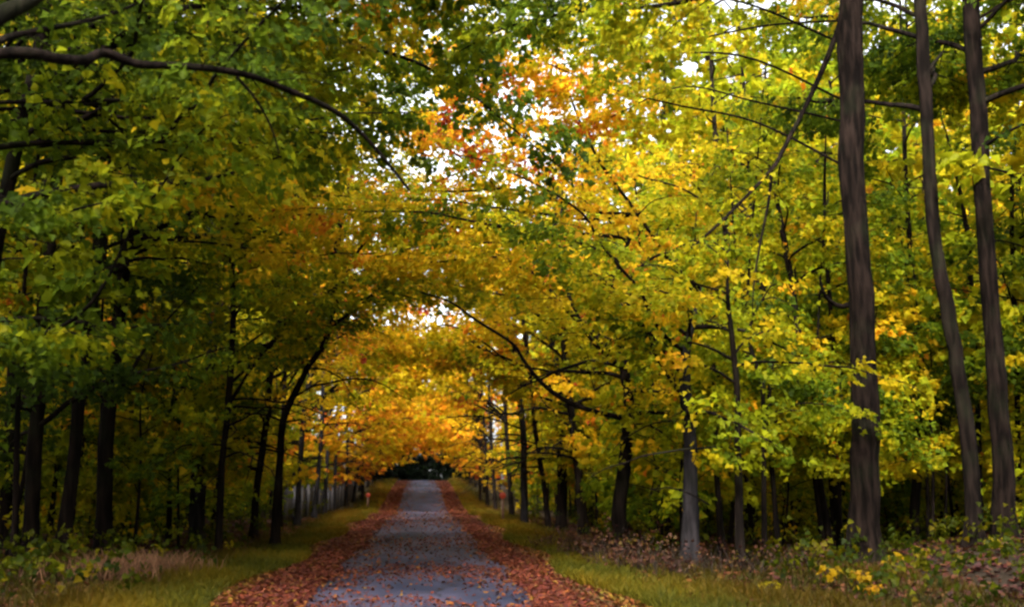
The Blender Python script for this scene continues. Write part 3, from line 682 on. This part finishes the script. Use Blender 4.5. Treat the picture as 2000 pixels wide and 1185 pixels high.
for side, xr, n in (("left", (-28, -6.0), 105), ("right", (5.4, 36), 165)):
    spots = scatter(n, xr, (17, 85), 1.7, lambda x, y: in_view(x, y, 2) and not (x > 0 and y < 20 and x < 10) and not (y < 24 and 6.0 < x < 14) and not (x < 0 and y < 27 and x > -10.5))
    for x, y in spots:
        wts = np.array([.3, .28, .17, .25]) if side == "right" else np.array([.32, .2, .38, .1])
        k = int(rng.choice(4, p=wts / wts.sum())); hw = ["green", "yellow green", "deep green", "yellow"][k]
        where = "near the verge" if abs(x) < 11 else "further into the wood"
        lab = f"slender {hw} sapling under the trees on the {side} {where}"
        place(low, k, x, y, lab, lab.replace("sapling", "saplings"), "sapling")

bush = [proto_tree(221, 2.6, .05, .30, .25, 22, 105, .125, (.9, 1.6), "leafy_shrub", sec=.3, sl=.8, width=.32),
        proto_tree(222, 3.2, .05, .42, .3, 24, 100, .13, (1.0, 1.8), "leafy_shrub", sec=.3, sl=.85, width=.33),
        proto_tree(223, 2.1, .04, .20, .2, 20, 105, .12, (.8, 1.4), "leafy_shrub", sec=.3, sl=.75, width=.32)]
for side, xr, n in (("left", (-26, -7.5), 70), ("right", (6.5, 34), 110)):
    spots = scatter(n, xr, (23, 70), 1.5, lambda x, y: in_view(x, y, 1) and not (x > 0 and y < 27 and x < 12) and not (x < 0 and y < 28 and x > -9))
    for x, y in spots:
        k = int(rng.choice(3, p=[.4, .35, .25] if side == "right" else [.4, .15, .45])); hw = ["green", "yellow green", "deep green"][k]
        lab = f"low {hw} leafy shrub filling the wood floor on the {side} {'near its edge' if abs(x) < 12 else 'deeper in'}"
        place(bush, k, x, y, lab, lab.replace("shrub", "shrubs"), "shrub")

pole = [proto_tree(231, 10, .13, .36, 5.0, 12, 60, .15, (1.2, 2.4), "pole_tree", sec=.5, sl=1.0, width=.4),
        proto_tree(232, 9, .10, .42, 4.2, 12, 60, .15, (1.1, 2.2), "pole_tree", sec=.5, sl=1.0, width=.4),
        proto_tree(233, 11, .16, .30, 5.5, 12, 60, .15, (1.2, 2.4), "pole_tree", sec=.5, sl=1.0, width=.4)]
for side, xr, n in (("left", (-18, -6.2), 62), ("right", (6.2, 26), 92)):
    spots = scatter(n, xr, (19 if side == "left" else 23, 60), 1.1, lambda x, y: in_view(x, y, 0) and not (x > 0 and y < 26 and x < 9))
    for x, y in spots:
        lab = f"slender dark pole like stem among the {side} trees {'close to the verge' if abs(x) < 10 else 'back from the verge'}"
        place(pole, int(rng.integers(3)), x, y, lab, lab.replace("stem", "stems"), "tree", s=rng.uniform(.7, 1.15))

# far-off wood closing both sides; unseen trees added behind the camera block light
def far_wood_and_shade_trees():
    r = np.random.default_rng(31); fol = Foliage(); T = Tubes()
    for i in range(500):
        if i % 3 == 0: x, y = r.uniform(-75, -46) , r.uniform(20, 190)
        elif i % 3 == 1: x, y = r.uniform(60, 92), r.uniform(20, 190)
        else: x, y = r.uniform(-75, 92), r.uniform(122, 175)
        if i >= 330: x, y = r.choice([-1, 1]) * (5 + 33 * r.random()**1.5), r.uniform(-42, -1)  # behind the camera, unseen: added to keep low sky light off the ground
        if i >= 470: x, y = r.uniform(-30, 30), r.uniform(-60, -35)
        if abs(x) < (9 if y > 0 else 4.8) and -30 < y < 175: continue
        z0 = float(gz(x, y)); H = r.uniform(16, 25); h = r.choice([.22, .3, .38, .46])
        T.add([(x, y, z0 - .2), (x + r.normal(0, .3), y, z0 + H * .5), (x + r.normal(0, .5), y, z0 + H)], [.18, .13, .03], 5)
        for j in range(26):
            a = r.uniform(0, 6.28); zz = z0 + (1.0 if y > 0 else 4.5) + (H - (1.0 if y > 0 else 4.5)) * r.random(); L = r.uniform(1.8, 4.2) * (1 - .3 * zz / H)
            p = np.array([x, y, zz]); q = p + L * np.array([math.cos(a), math.sin(a), .05])
            fol.spray([p, (p + q) / 2 + np.array([0, 0, .2]), q], r, 11, 1.1, .50, h, flat=.3)
    o = link("far_wood_and_shade_trees", fol.mesh("far_wood_and_shade_trees", r, cull=False, shift=False), M_LEAF); tag(o, "far off wood closing the view, with added unseen trees behind the camera", "woodland", kind="stuff")
    t = link("far_wood_and_shade_tree_stems", T.mesh("far_wood_and_shade_tree_stems"), M_BARK); tag(t, "crowded stems of the far off wood and of the added unseen trees", "woodland", kind="stuff")
far_wood_and_shade_trees()

# dark conifers where the road leaves the tunnel
def conifer(seed, x, y, H, label):
    r = np.random.default_rng(seed); z0 = float(gz(x, y)); root = empty("dark_conifer", (x, y, z0)); tag(root, label, "tree")
    T = Tubes(); T.add([(0, 0, -.2), (0, 0, H * .5), (0, 0, H)], [.22, .14, .02], 8)
    fol = Foliage()
    for i in range(90):
        f = i / 90; z = .3 + (H - .4) * f; L = (1 - f)**.8 * H * .27 * r.uniform(.75, 1.15) + .15
        lp = grow_limb(r, (0, 0, z), r.uniform(0, 6.28), .1, -.35, L, n=5)
        T.add(lp[::2], np.linspace(.03, .006, len(lp[::2])), 4)
        fol.spray(lp, r, 70, .6, .28, 0.0, flat=.14)
    link("trunk", T.mesh("trunk"), M_BARK, root)
    c = link("crown", fol.mesh("crown", r, cull=False, shift=False), M_LEAF, root); c.color = (.07, .09, .34, 1)
for i, (x, y, H, lab) in enumerate([(-5.2, 124, 11, "dark conifer on the left of the tunnel mouth"), (5.4, 124, 11, "dark conifer on the right of the tunnel mouth"),
        (-1.9, 150, 14, "dark conifer straight beyond the tunnel, left of its middle"), (2.2, 153, 15, "dark conifer straight beyond the tunnel, right of its middle"),
        (-6.5, 146, 14, "tall dark conifer filling the left side of the tunnel end"), (7.0, 146, 14, "tall dark conifer filling the right side of the tunnel end"),
        (.3, 140, 13, "foremost dark conifer closing the end of the road"), (-3.9, 134, 11, "dark conifer filling in left of the foremost one"), (4.0, 135, 11, "dark conifer filling in right of the foremost one"), (3.3, 128, 9, "short dark conifer at the right foot of the tunnel mouth"), (-3.4, 128, 9, "short dark conifer at the left foot of the tunnel mouth")]):
    conifer(600 + i, x, y, H, lab)

#@@LITTER
# ------------------------------------------------------------------ ground cover
def litter():
    r = np.random.default_rng(41); X, Y, S, H = [], [], [], []
    def add(n, x, y, s, h):
        X.append(x); Y.append(y); S.append(s); H.append(h)
    def ydist(n, a, b, k=1.6):
        return a + (b - a) * r.random(n)**k
    for sgn in (-1, 1):
        n = 70000; y = ydist(n, 11, 60); x = sgn * (1.60 + np.abs(r.normal(0, .5 if sgn < 0 else .27, n)) + .14 * np.sin(y * .9 + sgn) * np.sin(y * .37)); add(n, x, y, .048 * (1 + y / 55), np.where(r.random(n) < .07, .70, .955) + r.normal(0, .045, n))
        n = 9000; y = ydist(n, 11, 118, 2.2); x = sgn * (2.25 + r.normal(0, .62, n)); add(n, x, y, .05 * (1 + y / 60), .88 + r.normal(0, .09, n))
        n = 9000; y = ydist(n, 58, 118, 1); x = sgn * (1.6 + np.abs(r.normal(0, .6, n))); add(n, x, y, np.full(n, .14), .93 + r.normal(0, .07, n))
        n = 24000; y = ydist(n, 11, 60); x = sgn * r.uniform(2.6, 5, n); add(n, x, y, .07 * (1 + y / 90), .74 + r.normal(0, .12, n))
        n = 26000; y = ydist(n, 12, 48, 1.3); x = sgn * (3.6 + 16 * r.random(n)**1.3); add(n, x, y, .10 * (1 + y / 100), .90 + r.normal(0, .10, n))
    n = 6000; y = ydist(n, 11, 118, 1.8); keep = r.random(n) < .25 + .75 * (np.sin(y * 1.15 + .8) * np.sin(y * .37 + 2) > .15)
    y = y[keep]; x = r.uniform(-1.75, 1.75, len(y)); keep = r.random(len(y)) < .35 + .65 * np.abs(x / 1.75)**2
    x, y = x[keep], y[keep]; add(len(x), x, y, .045 * (1 + y / 70), .88 + r.normal(0, .10, len(x)))
    for yc, sg, n in ((15.0, .4, 500), (20.4, 1.3, 1500), (31, 2.6, 800), (46, 4, 900)):
        y = r.normal(yc, sg, n); x = r.uniform(-1.9, 1.9, n); y = y + .5 * np.sin(x * 2.1 + yc); add(n, x, y, .045 * (1 + y / 60), .92 + r.normal(0, .06, n))
    x, y, h = np.concatenate(X), np.concatenate(Y), np.concatenate(H); s = np.concatenate(S) * r.uniform(.5, 1.4, len(x))
    m = len(x); z = gz(x, y) + .012 + r.uniform(.004, .035, m) + np.where(np.abs(x) < 1.75, .02, 0)
    nr = np.stack([r.normal(0, .3, m), r.normal(0, .3, m), np.ones(m)], -1)
    v, q = leaf_arrays(np.stack([x, y, z], -1), nr, r.uniform(0, 6.28, m), s)
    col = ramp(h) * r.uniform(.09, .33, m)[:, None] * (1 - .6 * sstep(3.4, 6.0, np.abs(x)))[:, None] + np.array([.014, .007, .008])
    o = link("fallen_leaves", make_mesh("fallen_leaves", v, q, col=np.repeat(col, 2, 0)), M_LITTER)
    tag(o, "red and orange fallen leaves along the road edges and the forest floor", "fallen leaves", kind="stuff")
litter()

def blades(x, y, h, wd, col, r, lean=.45):
    n = len(x); a = r.uniform(0, 6.28, n); z = gz(x, y)
    b = np.stack([x, y, z - .01], -1); d = np.stack([np.cos(a), np.sin(a), np.zeros(n)], -1)
    ld = np.stack([r.normal(0, lean, n), r.normal(0, lean, n), np.zeros(n)], -1)
    v = np.stack([b - d * wd[:, None], b + d * wd[:, None],
                  b + d * wd[:, None] * .7 + (ld * .4) * h[:, None] + np.array([0, 0, .6]) * h[:, None],
                  b - d * wd[:, None] * .7 + (ld * .4) * h[:, None] + np.array([0, 0, .6]) * h[:, None],
                  b + ld * h[:, None] + np.array([0, 0, .95]) * h[:, None]], 1).reshape(-1, 3)
    k = np.arange(n)[:, None] * 5
    return make_mesh("grass", v, k + np.array([[0, 1, 2, 3]]), k + np.array([[3, 2, 4]]), col=np.vstack([col, col]))

def grass():
    r = np.random.default_rng(43); xs_, ys_ = [], []
    for sgn in (-1, 1):
        n = 62000; y = 12 + 50 * r.random(n)**1.7; x = sgn * (2.7 + np.abs(r.normal(0, .8, n)) + .25 * np.sin(y * .5 + sgn)); xs_.append(x); ys_.append(y)
        n = 9000; y = r.uniform(60, 118, n); x = sgn * (2.7 + np.abs(r.normal(0, .8, n))); xs_.append(x); ys_.append(y)
        n = 14000; y = 12 + 14 * r.random(n); x = sgn * (3.5 + 4.5 * r.random(n)); xs_.append(x); ys_.append(y)
    x, y = np.concatenate(xs_), np.concatenate(ys_); n = len(x)
    patch = np.sin(x * 1.7 + y * .6) * np.sin(y * .45 - x * .4)
    h = (.06 + .12 * r.random(n)**2 + .10 * np.clip(patch, 0, 1) + .05 * (np.sin(x * 7 + y * 3) * np.sin(y * 5 - x * 2) > .4)) * (1 + y / 120)
    g = np.clip(.44 + .16 * patch + r.normal(0, .07, n) + .12 * sstep(25, 60, y), .2, .74)
    col = ramp(g) * .20 + np.array([.012, .006, .002])
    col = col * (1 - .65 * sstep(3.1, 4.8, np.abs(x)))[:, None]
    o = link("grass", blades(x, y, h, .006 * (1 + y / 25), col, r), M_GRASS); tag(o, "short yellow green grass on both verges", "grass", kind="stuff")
grass()

def undergrowth():
    r = np.random.default_rng(47); fol = Foliage()
    for i in range(2400):
        sgn = -1 if i % 2 else 1
        y = 14 + 40 * r.random()**1.5; x = sgn * ((4.3 if y < 26 else 4.6) + 13 * r.random()**1.2)
        if x > 0 and x < 6 and y < 22: continue
        z = float(gz(x, y)); h = r.uniform(.15, .7); a = r.uniform(0, 6.28)
        p = np.array([x, y, z + h]); q = p + np.array([math.cos(a), math.sin(a), -.1]) * r.uniform(.3, .7)
        fol.spray([p, (p + q) / 2 + np.array([0, 0, .06]), q], r, 60, .25, .10, r.choice([.16, .24, .3, .42]), flat=.1)
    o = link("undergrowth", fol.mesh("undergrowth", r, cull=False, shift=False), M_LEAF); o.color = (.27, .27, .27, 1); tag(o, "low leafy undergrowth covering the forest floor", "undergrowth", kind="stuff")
undergrowth()

# dry shrubs along the right wood edge and dry grass on the left
def dry_shrub(seed, x, y, H, spread, label, group, leafy=True, name="dry_shrub", cat="shrub", hue=.93, dens=60, gain=.15):
    r = np.random.default_rng(seed); z0 = float(gz(x, y)); root = empty(name, (x, y, z0)); tag(root, label, cat, group)
    T = Tubes(); fol = Foliage()
    for i in range(34):
        a = r.uniform(0, 6.28); L = H * r.uniform(.6, 1.15)
        lp = grow_limb(r, (r.normal(0, spread * .25), r.normal(0, spread * .25), -.03), a, r.uniform(.9, 1.45), r.uniform(.3, 1.2), L, n=5, wig=.25)
        T.add(lp[::2], np.linspace(.008, .003, len(lp[::2])), 4)
        fol.spray(lp[3:], r, dens * 1.5, .16, .06, hue + r.normal(0, .02), flat=.07)
    link("stem", T.mesh("stem"), M_TWIG, root)
    c = link("foliage", fol.mesh("foliage", r, cull=False, shift=False), M_LITTER, root); c.color = (gain * .55, gain * .95, gain * 1.7, 1)
for i, (px, py, H, lab) in enumerate([
        (1080, 1075, .7, "tawny dry shrub at the foot of the thin leaning maple on the right"), (1125, 1090, .8, "rust brown dry shrub nearest the road on the right"),
        (1170, 1102, .95, "tall russet shrub left of the dark bough maple"), (1205, 1112, .85, "russet shrub right before the dark bough maple"),
        (1250, 1118, .8, "brown dry shrub between the dark bough maple and the grey trunk"), (1290, 1120, .75, "dull brown shrub left of the smooth grey trunk"),
        (1325, 1128, .6, "low brown shrub before the smooth grey trunk"), (1390, 1122, .6, "low dark brown shrub right of the smooth grey trunk"),
        (1470, 1122, .6, "dark red brown shrub before the twin stems"), (1560, 1110, .6, "dark shrub left of the thickest trunk")]):
    b = on_ground(px, py); dry_shrub(700 + i, b[0], b[1], H, .9, lab, None)

def dry_clump(seed, px, py, H, label, n=260, spread=.40):
    b = on_ground(px, py); r = np.random.default_rng(seed)
    x = r.normal(0, spread, n); y = r.normal(0, spread * .7, n)
    h = H * r.uniform(.5, 1.1, n); col = np.array([.20, .10, .055]) * r.uniform(.4, 1.2, n)[:, None]
    me = blades(b[0] + x, b[1] + y, h, np.full(n, .011), col, r, lean=.5)
    co = np.empty(len(me.vertices) * 3, np.float32); me.vertices.foreach_get("co", co); co = co.reshape(-1, 3) - np.array([b[0], b[1], gz(b[0], b[1])], np.float32)
    me.vertices.foreach_set("co", co.ravel()); me.update()
    o = link("dry_grass_clump", me, M_GRASS, loc=(b[0], b[1], float(gz(b[0], b[1])))); tag(o, label, "dry grass")
for i, (px, py, H, lab) in enumerate([(190, 1135, .42, "tan dry grass clump leftmost in the left wood edge"), (232, 1130, .5, "tan dry grass clump second from the left in the wood edge"),
        (275, 1127, .5, "pinkish tan dry grass clump in the middle of the left row"), (315, 1122, .48, "tan dry grass clump rightmost of the left row")]):
    dry_clump(800 + i, px, py, H, lab)

def seedling(seed, px, py, H, hue, label, nleaf=26):
    b = on_ground(px, py); r = np.random.default_rng(seed); z0 = float(gz(b[0], b[1])); root = empty("maple_seedling", (b[0], b[1], z0)); tag(root, label, "seedling")
    T = Tubes(); T.add([(0, 0, -.02), (.01, 0, H * .5), (.0, .02, H)], [.008, .006, .003], 5)
    n = nleaf; a = r.uniform(0, 6.28, n); rad = r.uniform(.03, .14, n)
    p = np.stack([np.cos(a) * rad, np.sin(a) * rad, H * r.uniform(.55, 1.05, n)], -1)
    for k in range(n): T.add([(0, 0, max(.05, p[k, 2] - .08)), tuple(p[k])], [.003, .002], 4)
    nr = np.stack([np.cos(a) * .5 + r.normal(0, .3, n), np.sin(a) * .5 - .3 + r.normal(0, .3, n), np.ones(n)], -1)
    v, q = leaf_arrays(p, nr, a, r.uniform(.07, .13, n))
    link("stem", T.mesh("stem"), M_TWIG, root)
    link("foliage", make_mesh("foliage", v, q, col=np.repeat(ramp(np.full(n, hue) + r.normal(0, .03, n)) * .45, 2, 0)), M_LEAF, root)
for i, (px, py, H, hue, lab) in enumerate([(1622, 1150, .33, .62, "brighter yellow maple seedling below the thickest trunk"), (1688, 1152, .28, .66, "orange yellow maple seedling right of the brighter one"),
        (1745, 1118, .3, .6, "small yellow seedling behind the orange yellow one"), (1500, 1165, .2, .5, "yellow green seedling in the grass left of the bright one"),
        (1700, 1170, .2, .68, "low orange seedling at the bottom near the leafy bank"), (1800, 1100, .3, .5, "pale seedling on the bank below the curving trunk"),
        (1945, 1085, .3, .46, "pale green seedling on the bank before the leaning trunk")]):
    seedling(850 + i, px, py, H, hue, lab)

#@@THINGS
# ------------------------------------------------------------------ fence and marker posts
def box(v, q, lo, hi):
    lo, hi = np.array(lo), np.array(hi); k = len(v)
    for z in (lo[2], hi[2]):
        for x, y in ((lo[0], lo[1]), (hi[0], lo[1]), (hi[0], hi[1]), (lo[0], hi[1])): v.append((x, y, z))
    for f in ((3, 2, 1, 0), (4, 5, 6, 7), (0, 1, 5, 4), (1, 2, 6, 5), (2, 3, 7, 6), (3, 0, 4, 7)): q.append([k + i for i in f])

M_BOARD = plain_mat("weathered_board", (.030, .027, .031), .85, .4, 6)
M_POST = plain_mat("pale_post_wood", (.085, .078, .086), .8, .3, 8)
def fence():
    r = np.random.default_rng(61); x0, y0, y1, st = -5.25, 43.0, 86.0, 2.7
    root = empty("board_fence", (x0, y0, float(gz(x0, y0)))); tag(root, "long weathered grey board fence with paler posts along the left verge", "fence")
    z0 = float(gz(x0, y0)); n = int((y1 - y0) / st)
    for i in range(n + 1):
        y = i * st; z = float(gz(x0, y0 + y)) - z0
        v, q = [], []; box(v, q, (.03, y - .06, z - .2), (.15, y + .06, z + 1.42)); box(v, q, (.015, y - .075, z + 1.42), (.165, y + .075, z + 1.46))
        me = make_mesh("post", v, q); link("post", me, M_POST, root)
        if i == n: break
        v, q = [], []
        nb = 16
        for j in range(nb):
            a = y + .08 + (st - .16) * j / nb; b = a + (st - .16) / nb - .012
            zz = float(gz(x0, y0 + a)) - z0; t = r.normal(0, .012)
            box(v, q, (-.012 + t * .3, a, zz + .05), (.012 + t * .3, b, zz + 1.30 + r.normal(0, .015)))
        for rz in (.35, 1.05):
            za = float(gz(x0, y0 + y)) - z0
            box(v, q, (-.06, y, za + rz - .045), (-.016, y + st, za + rz + .045))
        link("panel", make_mesh("panel", v, q), M_BOARD, root)
fence()

M_STEEL = plain_mat("brown_post_paint", (.11, .05, .03), .6, .3, 12)
M_RED = plain_mat("red_reflector", (.38, .045, .02), .35, .15, 20)
M_WOODP = plain_mat("pale_post_side", (.42, .30, .20), .7, .2, 20)
def marker(px, py_base, H, rad, label, tilt):
    b = on_ground(px, py_base); z0 = float(gz(b[0], b[1])); root = empty("marker_post", (b[0], b[1], z0)); tag(root, label, "marker post")
    root.rotation_euler = (0, tilt, 0)
    v, q = [], []; box(v, q, (-.05, -.035, -.15), (.05, .035, H)); link("post", make_mesh("post", v, q), M_STEEL, root)
    T = Tubes(); zc = H - rad * .25
    T.add([(0, -.040, zc), (0, -.048, zc), (0, -.064, zc), (0, -.070, zc), (0, -.0701, zc)], [.001, rad * .96, rad, rad * .93, .001], 28); link("reflector", T.mesh("reflector"), M_RED, root)
    v, q = [], []; box(v, q, (-.058, -.036, .05), (-.052, .030, H * .8)); link("edge_strip", make_mesh("edge_strip", v, q), M_WOODP, root)
marker(718, 994, .92, .14, "brown marker post with a round red reflector on the left verge", .03)
marker(983, 1022, 1.15, .13, "dark marker post with a dull red reflector on the right verge", -.03)
